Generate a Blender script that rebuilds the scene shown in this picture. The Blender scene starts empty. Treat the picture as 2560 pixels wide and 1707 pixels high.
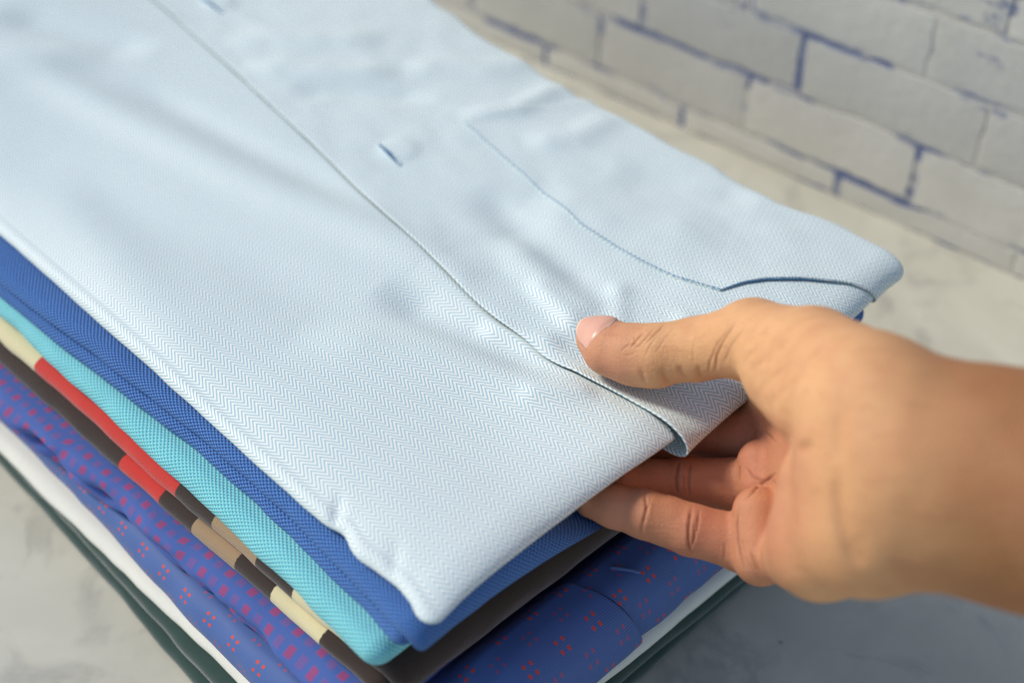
import bpy, math, random
import numpy as np
from mathutils import Matrix, Vector

# ------------------------------------------------------------------ camera
scene = bpy.context.scene
COL = scene.collection
cam_d = bpy.data.cameras.new('camera')
cam = bpy.data.objects.new('camera', cam_d)
COL.objects.link(cam)
scene.camera = cam
cam_d.lens = 50.0
cam_d.sensor_width = 36.0
cam_d.sensor_fit = 'HORIZONTAL'
cam_d.clip_start = 0.01
cam_d.clip_end = 20.0
HEAD, PITCH = math.radians(46.0), math.radians(40.3)
cam.location = (-0.170644, -0.214725, 0.45)
cam.rotation_euler = (math.pi / 2 - PITCH, 0.0, HEAD - math.pi / 2)
cam_d.dof.use_dof = True
cam_d.dof.focus_distance = 0.503
cam_d.dof.aperture_fstop = 4.8
cam_d.dof.aperture_blades = 7

# ------------------------------------------------------------------ light
SUN_AZ = HEAD + math.radians(72.0)      # from the left and beyond the stack
SUN_EL = math.radians(43.0)
world = bpy.data.worlds.new('World')
scene.world = world
world.use_nodes = True
wn = world.node_tree
bg = wn.nodes['Background']
sky = wn.nodes.new('ShaderNodeTexSky')
sky.sky_type = 'NISHITA'
sky.sun_disc = False
sky.sun_elevation = SUN_EL
sky.sun_rotation = math.pi / 2 - SUN_AZ
sky.air_density = 1.0
sky.dust_density = 0.6
sky.ozone_density = 0.0
wn.links.new(sky.outputs[0], bg.inputs[0])
bg.inputs[1].default_value = 0.15
sun_d = bpy.data.lights.new('sun', 'SUN')
sun_d.energy = 2.9
sun_d.angle = math.radians(13.0)
sun_d.color = (1.0, 0.925, 0.79)
sun = bpy.data.objects.new('sun', sun_d)
COL.objects.link(sun)
sdir = Vector((math.cos(SUN_AZ) * math.cos(SUN_EL), math.sin(SUN_AZ) * math.cos(SUN_EL), math.sin(SUN_EL)))
sun.rotation_euler = sdir.to_track_quat('Z', 'Y').to_euler()
sun.location = sdir * 2.0
vs = scene.view_settings
vs.view_transform = 'Standard'
vs.look = 'None'
vs.gamma = 1.0
vs.use_curve_mapping = False
vs.exposure = 0.04
scene.cycles.use_denoising = True
scene.cycles.denoising_prefilter = 'NONE'
scene.cycles.filter_width = 1.2

# ------------------------------------------------------------------ helpers
def tag(o, label=None, cat=None, group=None, kind=None):
    if label: o['label'] = label
    if cat: o['category'] = cat
    if group: o['group'] = group
    if kind: o['kind'] = kind
    return o
def empty(name, loc=(0, 0, 0)):
    o = bpy.data.objects.new(name, None); COL.objects.link(o)
    o.location = loc; o.empty_display_size = 0.02
    return o
def mesh_obj(name, V, F, mat, parent=None, uv=None, smooth=True, col=None, ngons=None):
    """V (n,3) in mm, F (m,3|4) indices -> one mesh object in metres."""
    V = np.asarray(V, float) * 0.001
    me = bpy.data.meshes.new(name)
    if isinstance(F, np.ndarray):
        n = F.shape[1]
        me.vertices.add(len(V)); me.vertices.foreach_set('co', V.ravel())
        idx, start = F.ravel().astype(np.int32), np.arange(0, F.size, n, dtype=np.int32)
        if ngons:
            ln = np.array([len(g) for g in ngons]); start = np.concatenate([start, F.size + np.concatenate([[0], np.cumsum(ln)[:-1]])]).astype(np.int32)
            idx = np.concatenate([idx, np.array([v for g in ngons for v in g], np.int32)])
        me.loops.add(len(idx)); me.loops.foreach_set('vertex_index', idx)
        me.polygons.add(len(start))
        me.polygons.foreach_set('loop_start', start)
        me.update(calc_edges=True)
    else:
        me.from_pydata([tuple(v) for v in V], [], F)
    if uv is not None:
        L = np.empty(len(me.loops), np.int32); me.loops.foreach_get('vertex_index', L)
        me.uv_layers.new(name='UVMap').data.foreach_set('uv', np.asarray(uv, np.float32)[L].ravel())
    if col is not None:
        a = me.color_attributes.new('tone', 'FLOAT_COLOR', 'POINT')
        a.data.foreach_set('color', np.asarray(col, np.float32).ravel())
    if smooth:
        me.polygons.foreach_set('use_smooth', np.ones(len(me.polygons), bool))
    me.validate()
    if mat: me.materials.append(mat)
    o = bpy.data.objects.new(name, me); COL.objects.link(o)
    if parent: o.parent = parent
    return o
def grid_faces(nu, nv, mask=None):
    i, j = np.meshgrid(np.arange(nu - 1), np.arange(nv - 1), indexing='ij')
    a = (i * nv + j).ravel()
    F = np.stack([a, a + nv, a + nv + 1, a + 1], 1)
    if mask is not None:
        F = F[mask.ravel()[F].all(1)]
    return F
def compact(V, F, *extra):
    used = np.zeros(len(V), bool); used[F.ravel()] = True
    remap = np.cumsum(used) - 1
    return (V[used], remap[F]) + tuple(e[used] for e in extra)
def sstep(x, a, b):
    t = np.clip((x - a) / (b - a), 0, 1); return t * t * (3 - 2 * t)
_rng = np.random.RandomState(7)
_LAT = _rng.rand(64, 64, 64) * 2 - 1
def vnoise(x, y, z=0.0):
    """smooth value noise, -1..1"""
    x, y, z = np.broadcast_arrays(np.asarray(x, float), y, z)
    xi, yi, zi = np.floor(x).astype(int), np.floor(y).astype(int), np.floor(z).astype(int)
    fx, fy, fz = x - xi, y - yi, z - zi
    fx, fy, fz = [t * t * t * (t * (t * 6 - 15) + 10) for t in (fx, fy, fz)]
    r = 0
    for dx in (0, 1):
        wx = fx if dx else 1 - fx
        for dy in (0, 1):
            wy = fy if dy else 1 - fy
            for dz in (0, 1):
                wz = fz if dz else 1 - fz
                r = r + wx * wy * wz * _LAT[(xi + dx) % 64, (yi + dy) % 64, (zi + dz) % 64]
    return r
def poly_dist(x, y, pts):
    """distance to polyline, parameter 0..1 along it and signed side"""
    pts = np.asarray(pts, float); best = np.full(np.shape(x), 1e9); par = np.zeros(np.shape(x)); side = np.zeros(np.shape(x))
    seg = np.linalg.norm(np.diff(pts, axis=0), axis=1); tot = seg.sum(); acc = 0
    for a, b, l in zip(pts[:-1], pts[1:], seg):
        d = (b - a) / l
        t = np.clip((x - a[0]) * d[0] + (y - a[1]) * d[1], 0, l)
        q = np.hypot(x - a[0] - t * d[0], y - a[1] - t * d[1])
        m = q < best
        best = np.where(m, q, best); par = np.where(m, (acc + t) / tot, par)
        side = np.where(m, d[0] * (y - a[1]) - d[1] * (x - a[0]), side)
        acc += l
    return best, par, side
def tube(pts, r, n=6):
    """closed-ended tube along points -> V, F"""
    pts = np.asarray(pts, float); m = len(pts)
    T = np.gradient(pts, axis=0); T /= np.linalg.norm(T, axis=1)[:, None]
    A = np.cross(T, [0, 0, 1.0]); A /= np.linalg.norm(A, axis=1)[:, None] + 1e-9
    B = np.cross(T, A)
    r = np.broadcast_to(r, (m,))
    V = []
    for k in range(n):
        w = 2 * math.pi * k / n
        V.append(pts + r[:, None] * (math.cos(w) * A + math.sin(w) * B))
    V = np.stack(V, 1).reshape(-1, 3)
    F = []
    for i in range(m - 1):
        for k in range(n):
            F.append([i * n + k, i * n + (k + 1) % n, (i + 1) * n + (k + 1) % n, (i + 1) * n + k])
    F.append(list(range(n - 1, -1, -1))); F.append([(m - 1) * n + k for k in range(n)])
    return V, F

# ------------------------------------------------------------------ materials
class NT:
    def __init__(s, name):
        s.mat = bpy.data.materials.new(name); s.mat.use_nodes = True
        s.t = s.mat.node_tree; s.b = s.t.nodes['Principled BSDF']; s.out = s.t.nodes['Material Output']
    def n(s, typ, **kw):
        nd = s.t.nodes.new('ShaderNode' + typ)
        for k, v in kw.items(): setattr(nd, k, v)
        return nd
    def put(s, sock, v):
        if hasattr(v, 'is_output'): s.t.links.new(v, sock)
        elif isinstance(v, (tuple, list)) and len(v) == 3 and sock.type == 'RGBA': sock.default_value = (*v, 1)
        else: sock.default_value = v
    def m(s, op, a, b=None, c=None, clamp=False):
        nd = s.n('Math', operation=op); nd.use_clamp = clamp
        for i, v in enumerate((a, b, c)):
            if v is not None: s.put(nd.inputs[i], v)
        return nd.outputs[0]
    def step(s, x, a, b):
        nd = s.n('MapRange', interpolation_type='SMOOTHSTEP')
        s.put(nd.inputs[0], x); nd.inputs[1].default_value = a; nd.inputs[2].default_value = b
        return nd.outputs[0]
    def mix(s, f, a, b, mode='MIX'):
        nd = s.n('Mix', data_type='RGBA', blend_type=mode)
        s.put(nd.inputs[0], f); s.put(nd.inputs[6], a); s.put(nd.inputs[7], b)
        return nd.outputs[2]
    def noise(s, vec, scale, detail=3, rough=.55, dist=0.0):
        nd = s.n('TexNoise'); nd.inputs['Scale'].default_value = scale; nd.inputs['Detail'].default_value = detail
        nd.inputs['Roughness'].default_value = rough; nd.inputs['Distortion'].default_value = dist
        if vec is not None: s.t.links.new(vec, nd.inputs['Vector'])
        return nd.outputs[0]
    def uv(s):
        nd = s.n('UVMap'); sp = s.n('SeparateXYZ'); s.t.links.new(nd.outputs[0], sp.inputs[0])
        return nd.outputs[0], sp.outputs[0], sp.outputs[1]
    def obj(s): return s.n('TexCoord').outputs['Object']
    def geo(s): return s.n('NewGeometry').outputs['Position']
    def bump(s, h, strength=.3, dist=.0003, prev=None):
        nd = s.n('Bump'); nd.inputs['Strength'].default_value = strength; nd.inputs['Distance'].default_value = dist
        s.put(nd.inputs['Height'], h)
        if prev is not None: s.put(nd.inputs['Normal'], prev)
        return nd.outputs[0]
    def fin(s, color=None, rough=.8, normal=None, sheen=0.0, spec=.3):
        if color is not None: s.put(s.b.inputs['Base Color'], color)
        s.put(s.b.inputs['Roughness'], rough)
        s.b.inputs['Specular IOR Level'].default_value = spec
        if normal is not None: s.put(s.b.inputs['Normal'], normal)
        if sheen:
            s.b.inputs['Sheen Weight'].default_value = sheen; s.b.inputs['Sheen Roughness'].default_value = .5
        return s.mat
def lin(r, g, b):
    f = lambda c: (c / 255) / 12.92 if c <= 10 else ((c / 255 + .055) / 1.055) ** 2.4
    return (f(r), f(g), f(b))

def mat_herringbone():
    N = NT('herringbone_cotton'); vec, u, v = N.uv()
    tri = N.m('PINGPONG', u, 2.8)
    ph = N.m('DIVIDE', N.m('ADD', v, N.m('MULTIPLY', tri, 1.6)), 2.2)
    s = N.m('MULTIPLY_ADD', N.m('SINE', N.m('MULTIPLY', ph, 2 * math.pi)), .5, .5)
    s = N.step(s, .08, .7)
    big = N.noise(vec, .09, 2)
    fine = N.noise(vec, 2.2, 2)
    blue = N.mix(big, lin(142, 180, 198), lin(158, 194, 206))
    c = N.mix(s, blue, lin(238, 238, 229))
    yarn = N.noise(vec, .8, 3)
    c = N.mix(N.m('MULTIPLY', yarn, .3), c, lin(196, 212, 218))
    nb = N.bump(N.m('ADD', s, N.m('MULTIPLY', fine, .6)), .25, .00012)
    return N.fin(c, .55, nb, .08, .4)
def mat_plain_cotton(name, c1, c2=None, rough=.8, weave=.45, sheen=.15):
    N = NT(name); vec, u, v = N.uv()
    k = 2 * math.pi / weave
    w = N.m('MULTIPLY', N.m('SINE', N.m('MULTIPLY', u, k)), N.m('SINE', N.m('MULTIPLY', v, k)))
    big = N.noise(vec, .15, 3); fine = N.noise(vec, 3, 2)
    c = N.mix(N.m('MULTIPLY', big, .6), c1, c2 or c1)
    c = N.mix(N.m('MULTIPLY', fine, .25), c, tuple(x * .75 for x in c1))
    nb = N.bump(N.m('ADD', N.m('MULTIPLY', w, .5), fine), .35, .0002)
    return N.fin(c, rough, nb, sheen, .2)
def mat_pique(name, hi, lo, pu, pv, depth=.0004, lo_=.05, hi_=.45):
    N = NT(name); vec, u, v = N.uv()
    cu = N.m('COSINE', N.m('MULTIPLY', u, 2 * math.pi / pu)); cv = N.m('COSINE', N.m('MULTIPLY', v, 2 * math.pi / pv))
    h = N.m('MULTIPLY_ADD', N.m('MULTIPLY', cu, cv), -.5, .5)       # honeycomb of pits
    fine = N.noise(vec, 3.0, 3)
    big = N.noise(vec, .12, 2)
    s = N.step(N.m('ADD', h, N.m('MULTIPLY', N.m('SUBTRACT', fine, .5), .45)), lo_, hi_)
    c = N.mix(s, lo, hi)
    c = N.mix(N.m('MULTIPLY', big, .25), c, tuple(x * .8 for x in hi))
    nb = N.bump(N.m('ADD', h, N.m('MULTIPLY', fine, .6)), 1.0, depth)
    return N.fin(c, .9, nb, .1, .1)
def mat_stripes(name, edges, cols):
    """stripes across v (mm); edges ascending, len(cols) == len(edges)+1"""
    N = NT(name); vec, u, v = N.uv()
    fine = N.noise(vec, 3.2, 3); jit = N.noise(vec, 1.1, 2)
    vv = N.m('ADD', v, N.m('MULTIPLY', N.m('SUBTRACT', jit, .5), .9))
    c = cols[0]
    for e, cc in zip(edges, cols[1:]):
        c = N.mix(N.step(vv, e - .25, e + .25), c, cc)
    c = N.mix(N.m('MULTIPLY', fine, .35), c, (0.02, .015, .012))
    rib = N.m('SINE', N.m('MULTIPLY', v, 2 * math.pi / .55))
    nb = N.bump(N.m('ADD', N.m('MULTIPLY', rib, .4), fine), .4, .0002)
    return N.fin(c, .85, nb, .3, .15)
def cell(N, x, p, off=0.0):
    """centred cell coordinate -p/2..p/2 and index"""
    q = N.m('DIVIDE', N.m('ADD', x, off), p); fl = N.m('FLOOR', q)
    return N.m('MULTIPLY', N.m('SUBTRACT', N.m('SUBTRACT', q, fl), .5), p), fl
def box_mask(N, x, y, hx, hy, soft=.25):
    a = N.step(N.m('ABSOLUTE', x), hx + soft, hx - soft); b = N.step(N.m('ABSOLUTE', y), hy + soft, hy - soft)
    return N.m('MULTIPLY', a, b)
def rstep(N, x, hi, lo):      # 1 below lo, 0 above hi
    nd = N.n('MapRange', interpolation_type='SMOOTHSTEP'); N.put(nd.inputs[0], x)
    nd.inputs[1].default_value = lo; nd.inputs[2].default_value = hi; nd.inputs[3].default_value = 1; nd.inputs[4].default_value = 0
    return nd.outputs[0]
def box_mask(N, x, y, hx, hy, soft=.2):
    return N.m('MULTIPLY', rstep(N, N.m('ABSOLUTE', x), hx + soft, hx - soft), rstep(N, N.m('ABSOLUTE', y), hy + soft, hy - soft))
def mat_squares():
    N = NT('blue_cotton_magenta_squares'); vec, u, v = N.uv()
    x, ix = cell(N, u, 5.6)
    par = N.m('MULTIPLY', N.m('FRACT', N.m('MULTIPLY', ix, .5)), 2)          # 0/1 column parity
    y, iy = cell(N, N.m('ADD', v, N.m('MULTIPLY', par, 3.1)), 6.2)
    m = box_mask(N, x, y, 1.55, 1.65, .3)
    par2 = N.m('MULTIPLY', N.m('FRACT', N.m('MULTIPLY', N.m('ADD', iy, ix), .5)), 2)
    hatch = N.m('MULTIPLY_ADD', N.m('SINE', N.m('MULTIPLY', v, 2 * math.pi / .8)), .3, .7)
    amt = N.m('MULTIPLY', m, N.m('SUBTRACT', 1.0, N.m('MULTIPLY', par2, .62)))
    amt = N.m('MULTIPLY', amt, hatch)
    fine = N.noise(vec, 3, 3)
    base = N.mix(fine, lin(56, 82, 150), lin(82, 108, 174))
    c = N.mix(amt, base, lin(164, 58, 96))
    nb = N.bump(N.m('ADD', fine, N.m('MULTIPLY', m, .5)), .35, .0002)
    return N.fin(c, .75, nb, .05, .2)
def mat_dots():
    N = NT('blue_cotton_red_dots'); vec, u, v = N.uv()
    fine = N.noise(vec, 3, 3); big = N.noise(vec, .1, 2)
    rib = N.m('MULTIPLY_ADD', N.m('SINE', N.m('MULTIPLY', v, 2 * math.pi / .7)), .5, .5)
    c = N.mix(N.m('MULTIPLY_ADD', rib, .5, N.m('MULTIPLY', fine, .5)), lin(52, 80, 142), lin(86, 114, 168))
    c = N.mix(N.m('MULTIPLY', big, .25), c, lin(84, 114, 172))
    for (ou, ov, amt, col) in ((0, 0, 1.0, lin(214, 66, 48)), (7.5, 7.5, .55, lin(190, 66, 70))):
        x, ix = cell(N, u, 15, ou); y, iy = cell(N, v, 15, ov)
        a = N.m('ADD', x, y); b = N.m('SUBTRACT', x, y)
        qx = N.m('SUBTRACT', N.m('ABSOLUTE', x), 1.55); qy = N.m('SUBTRACT', N.m('ABSOLUTE', y), 1.55)
        m = box_mask(N, qx, qy, .55, .62, .18)
        c = N.mix(N.m('MULTIPLY', m, amt), c, col)
    nb = N.bump(N.m('ADD', fine, N.m('MULTIPLY', rib, .3)), .3, .00015)
    return N.fin(c, .62, nb, .08, .3)
# ------------------------------------------------------------------ setting
def mat_marble():
    N = NT('grey_marble'); p = N.geo()
    big = N.noise(p, 7, 4, .6, .8); mid = N.noise(p, 24, 5, .62, .6); fine = N.noise(p, 160, 3)
    c = N.mix(N.step(big, .35, .68), lin(188, 185, 170), lin(204, 201, 186))
    vein = N.n('TexNoise'); vein.inputs['Scale'].default_value = 9; vein.inputs['Detail'].default_value = 6
    vein.inputs['Distortion'].default_value = 1.6; N.t.links.new(p, vein.inputs['Vector'])
    v = rstep(N, N.m('ABSOLUTE', N.m('SUBTRACT', vein.outputs[0], .5)), .05, .0)
    c = N.mix(N.m('MULTIPLY', v, N.m('MULTIPLY', N.step(mid, .42, .7), .5)), c, lin(138, 136, 130))
    c = N.mix(N.m('MULTIPLY', N.step(mid, .48, .75), .3), c, lin(164, 162, 154))
    vo = N.n('TexVoronoi'); vo.inputs['Scale'].default_value = 55; N.t.links.new(p, vo.inputs['Vector'])
    sp = N.m('MULTIPLY', rstep(N, vo.outputs['Distance'], .10, .04), N.step(N.noise(p, 19, 2), .56, .64))
    c = N.mix(N.m('MULTIPLY', sp, .5), c, lin(110, 105, 98))
    nb = N.bump(N.m('ADD', fine, N.m('MULTIPLY', sp, -1.5)), .12, .0004)
    return N.fin(c, N.m('MULTIPLY_ADD', mid, .25, .32), nb, 0, .4)
table = mesh_obj('table_top', [(-900, -800, 0), (428, -800, 0), (428, 1300, 0), (-900, 1300, 0),
                               (-900, -800, -30), (428, -800, -30), (428, 1300, -30), (-900, 1300, -30)],
                 [[0, 1, 2, 3], [7, 6, 5, 4], [0, 4, 5, 1], [1, 5, 6, 2], [2, 6, 7, 3], [3, 7, 4, 0]], mat_marble(), smooth=False)
tag(table, kind='structure')

def stretched(N, p, sx, sy, sz):
    nd = N.n('VectorMath', operation='MULTIPLY'); N.t.links.new(p, nd.inputs[0]); nd.inputs[1].default_value = (sx, sy, sz)
    return nd.outputs[0]
def mat_brick():
    N = NT('white_painted_brick'); p = N.obj(); g = N.geo()
    fine = N.noise(p, 140, 4); mid = N.noise(g, 26, 4, .6); rnd = N.n('ObjectInfo').outputs['Random']
    c = N.mix(mid, lin(196, 192, 180), lin(222, 219, 210))
    c = N.mix(N.m('MULTIPLY', rnd, .7), c, lin(182, 182, 176))
    q = stretched(N, g, 1, .55, 1.3)
    sm = N.m('MULTIPLY', N.step(N.noise(q, 38, 5, .65), .57, .66), N.step(N.noise(g, 11, 2), .47, .60))
    c = N.mix(N.m('MULTIPLY', sm, .8), c, lin(96, 106, 142))
    sp = N.n('SeparateXYZ'); N.t.links.new(p, sp.inputs[0])
    ex = N.m('SUBTRACT', .0523, N.m('ABSOLUTE', sp.outputs[0])); ez = N.m('SUBTRACT', .017, N.m('ABSOLUTE', sp.outputs[2]))
    ed_ = N.m('ADD', N.m('MINIMUM', ex, ez), N.m('MULTIPLY', N.m('SUBTRACT', N.noise(g, 90, 3), .5), .006))
    sm2 = N.m('MULTIPLY', rstep(N, ed_, .0022, .0004), N.step(N.noise(q, 24, 4, .65), .47, .56))
    c = N.mix(N.m('MULTIPLY', sm2, .85), c, N.mix(fine, lin(86, 102, 146), lin(140, 148, 168)))
    nb = N.bump(N.m('ADD', fine, N.m('MULTIPLY', mid, .6)), .5, .0010)
    return N.fin(c, .75, nb, 0, .25)
def mat_mortar():
    N = NT('blue_grey_mortar'); g = N.geo()
    q = stretched(N, g, 1, .6, 1.2)
    a = N.step(N.noise(q, 24, 4, .65), .46, .56); b = N.noise(g, 60, 4)
    blue = N.mix(b, lin(70, 88, 140), lin(118, 128, 158))
    c = N.mix(a, lin(200, 196, 186), blue)
    return N.fin(c, .9, N.bump(b, .6, .002), 0, .15)
wall = empty('brick_wall', (0.4209, 0.0244, 0))
W_ANG = math.atan2(267.5, -16.9)
wall.rotation_euler = (0, 0, W_ANG)          # local x runs along the wall, local +y faces the table
tag(wall, 'white painted brick wall with blue-grey joints behind the table', 'wall')
BP, RP, RZ = 107.0, 36.4, 15.2               # brick pitch, row pitch, first joint height
bm_mat, mo_mat = mat_brick(), mat_mortar()
def brick_mesh(w, h, seed):
    """rounded, slightly uneven brick face; local x along the wall, +y... towards the table"""
    rs = np.random.RandomState(seed)
    xs = np.concatenate([[-w / 2], np.linspace(-w / 2 + .35, w / 2 - .35, 13), [w / 2]]); zs = np.concatenate([[-h / 2], np.linspace(-h / 2 + .35, h / 2 - .35, 5), [h / 2]])
    X, Z = np.meshgrid(xs, zs, indexing='ij')
    ex = np.minimum(w / 2 - np.abs(X), h / 2 - np.abs(Z))
    Y = (.1 + .25 * rs.rand()) * sstep(ex, -.3, 2.0) + .25 + .2 * vnoise(X / 14 + seed * 7.3, Z / 9 + seed)
    edge = ex < .5
    X = X + np.where(edge, 1.3 * vnoise(Z / 8, X / 60 + seed * 1.7), 0); Z = Z + np.where(edge, 1.5 * vnoise(X / 15, Z / 60 + seed * 2.3), 0)
    V = np.stack([X, Y, Z], -1).reshape(-1, 3)
    F = [list(f) for f in grid_faces(15, 7)]
    n = len(V)
    rim = [i * 7 for i in range(15)] + [14 * 7 + j for j in range(1, 7)] + [i * 7 + 6 for i in range(13, -1, -1)] + [j for j in range(5, 0, -1)]
    B = V[rim].copy(); B[:, 1] = -8.0
    V = np.vstack([V, B]); k = len(rim)
    for i in range(k):
        F.append([rim[(i + 1) % k], rim[i], n + i, n + (i + 1) % k])
    me_o = mesh_obj('brick', V, F, bm_mat, wall)
    return me_o
variants = {}
brick_list = []
shift = {0: 1.0, 1: 65.0, 2: 34.0, 3: 70.0, 4: 34.0, 5: 78.0, 6: 30.0, 7: 70.0, 8: 40.0}
for row in range(0, 9):
    z0 = 0.0 if row == 0 else RZ + (row - 1) * RP
    z1 = RZ + row * RP if row else RZ
    h = (z1 - z0) - 2.4
    if row == 0: h = RZ - 3.0
    zc = (z0 + z1) / 2 if row else (RZ - 2.3) / 2 + .4
    for k in range(-5, 10):
        s0 = shift[row] + k * BP
        brick_list.append((row, s0 + BP / 2, zc, BP - 2.4, h))
for i, (row, sx, zc, w, h) in enumerate(brick_list):
    key = ('low' if row == 0 else 'full', i * 7 % 9)
    if key not in variants:
        o = brick_mesh(w, h, i * 7 % 9 + (11 if row == 0 else 0)); variants[key] = o
    else:
        o = variants[key].copy(); COL.objects.link(o)
    rs = random.Random(i)
    o.location = (sx * .001, rs.uniform(-.1, .25) * .001, zc * .001)
    o.rotation_euler = (0, rs.uniform(-.006, .006), 0)
sx0, sx1 = -560, 1100
mo = mesh_obj('mortar_bed', [(sx0, .05, -30), (sx1, .05, -30), (sx1, .05, 322), (sx0, .05, 322), (sx0, -40, -30), (sx1, -40, -30), (sx1, -40, 322), (sx0, -40, 322)],
              [[3, 2, 1, 0], [4, 5, 6, 7], [1, 5, 4, 0], [2, 6, 5, 1], [3, 7, 6, 2], [0, 4, 7, 3]], mo_mat, wall, smooth=False)

# ------------------------------------------------------------------ folded garments
def roll_table(rolls, n=40):
    """rolls: [(z_top, z_bot, out, semi)] from the top; returns arclength, out, z tables"""
    O, Z = [], []
    for i, (zt, zb, out, a) in enumerate(rolls):
        th = np.linspace(0, math.pi, n)
        o = out - a + a * np.sin(th); z = (zt + zb) / 2 + (zt - zb) / 2 * np.cos(th)
        if i:
            o, z = o[1:], z[1:]
        O.append(o); Z.append(z)
    O.append([O[-1][-1] - 12]); Z.append([Z[-1][-1]])
    O, Z = np.concatenate(O), np.concatenate(Z)
    s = np.concatenate([[0], np.cumsum(np.hypot(np.diff(O), np.diff(Z)))])
    return s, O, Z
class Pad:
    """cloth folded flat: a rectangular top that rolls over its four sides"""
    def __init__(s, rect, top, L, F, R, B=None, ztop=None, zbot=None, warp=None, wob=(1.0, 60.0, 0)):
        s.x0, s.x1, s.y0, s.y1 = rect; s.top = top
        s.T = [roll_table(r) for r in (L, F, R, B or R)]
        s.zt = L[0][0]; s.zb = min(r[-1][1] for r in (L, F, R))
        s.warp = warp; s.wob = wob
        # where rolling starts on each side
        st = [t[1][0] for t in s.T]
        s.ex0, s.ey0, s.ex1, s.ey1 = s.x0 - st[0], s.y0 - st[1], s.x1 + st[2], s.y1 + st[3]
        s.len = max(t[0][-1] for t in s.T)
    def at(s, u, v):
        cx = np.clip(u, s.ex0, s.ex1); cy = np.clip(v, s.ey0, s.ey1)
        dx, dy = u - cx, v - cy; d = np.hypot(dx, dy); dd = np.maximum(d, 1e-9)
        nx, ny = np.where(d > 0, dx / dd, 0), np.where(d > 0, dy / dd, 0)
        w = [np.where(nx < 0, nx * nx, 0), np.where(ny < 0, ny * ny, 0), np.where(nx > 0, nx * nx, 0), np.where(ny > 0, ny * ny, 0)]
        out = np.zeros_like(d); z = np.zeros_like(d)
        for wi, (S, O, Z) in zip(w, s.T):
            out = out + wi * (np.interp(d, S, O) - O[0]); z = z + wi * np.interp(d, S, Z)
        tp = s.top(cx, cy)
        z = np.where(d > 0, s.zb + (z - s.zb) * (tp - s.zb) / (s.zt - s.zb), tp)
        amp, wl, seed = s.wob
        q = amp * sstep(d, 0, 6) * (vnoise(cx / wl + seed, cy / wl + 3.7 * seed, z / 18) + .45 * vnoise(cx / wl * 3.1 + seed, cy / wl * 3.1, z / 9 + seed) + .22 * vnoise(cx / 9 + seed, cy / 9, z / 4 + seed))
        X = cx + nx * (out + q); Y = cy + ny * (out + q)
        z = z + .25 * amp * sstep(d, 0, 4) * vnoise(cx / wl * 1.7 + 9 + seed, cy / wl * 1.7 + seed)
        if s.warp: X, Y, z = s.warp(X, Y, z, u, v)
        return X, Y, z, d
    def axis(s, e0, e1, fine, edge, coarse, extra=(0, 0)):
        n_o = int(s.len / fine)
        a = np.concatenate([e0 - np.linspace(s.len, 0, n_o, endpoint=False), np.arange(e0, e0 + 36, edge),
                            np.arange(e0 + 36, e1 - 20, coarse), np.arange(e1 - 20, e1, max(edge, 2.0)), e1 + np.linspace(0, s.len, n_o // 2), np.arange(*extra, .4) if extra[1] else []])
        return np.unique(a.round(4))
    def build(s, name, mat, parent, fine=.7, edge=1.6, coarse=4.0, mid=2.0, ux=(0, 0)):
        us = s.axis(s.ex0, s.ex1, fine, edge, mid, ux); vs = s.axis(s.ey0, s.ey1, fine, edge, mid)
        U, V = np.meshgrid(us, vs, indexing='ij')
        X, Y, Z, d = s.at(U, V)
        mask = d <= s.len * 1.02
        F = grid_faces(len(us), len(vs), mask)
        P = np.stack([X, Y, Z], -1).reshape(-1, 3); UV = np.stack([U, V], -1).reshape(-1, 2)
        P, F, UV = compact(P, F, UV)
        return mesh_obj(name, P, F, mat, parent, UV)
def flat(z, amp=.6, wl=45., seed=0.):
    return lambda x, y: z + amp * vnoise(x / wl + seed, y / wl + seed * 2.1)
def skew(pts):
    """bend the left side: X offset at given y"""
    ys, xs = zip(*pts)
    def f(X, Y, z, u, v):
        return X + np.interp(Y, ys, xs) * sstep(X, 120, 10), Y, z
    return f
XR, YB = 236.0, 455.0
def hand_dip(x, y, a, b=0):
    return a * sstep(x, 48, 92) * sstep(y, 120, 55) * sstep(x, 215, 170)

# bottom: dark green
M_green = mat_plain_cotton('dark_green_jersey', lin(34, 60, 54), lin(48, 74, 68), .9, .5, .5)
g_gr = empty('folded_garment', (0, 0, 0))
tag(g_gr, 'dark green folded garment at the very bottom of the stack', 'garment')
Pad((-30, XR - 6, -12, YB), flat(8, .3), [(8, .3, 0, 4)], [(8, .3, 0, 4)], [(8, .3, 0, 4)], warp=skew([(0, -1), (100, 0), (260, 5)]), wob=(1.0, 50, 1.3)).build('folded_layer', M_green, g_gr)
Pad((-27.5, XR - 6, -12, YB), flat(16.5, .4), [(16.5, 8, 0, 4)], [(16.5, 8, 0, 4)], [(16.5, 8, 0, 4)], warp=skew([(0, -1), (100, 0), (260, 4)]), wob=(.9, 44, 2.7)).build('folded_layer', M_green, g_gr)
# white
M_white = mat_plain_cotton('off_white_cotton', lin(232, 230, 218), lin(222, 222, 212), .85, .4, .1)
w_ob = empty('folded_garment', (0, 0, 0))
tag(w_ob, 'plain off-white folded garment between the dark green one and the red-dotted blue shirt', 'garment')
Pad((-24, XR - 4, -12, YB), flat(24.5, .5), [(24.5, 16.5, 0, 5)], [(24.5, 16.5, 0, 6)], [(24.5, 16.5, 0, 5)], warp=skew([(0, 0), (100, 0), (260, -3)]), wob=(1.0, 55, 4.1)).build('folded_layer', M_white, w_ob)
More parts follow.
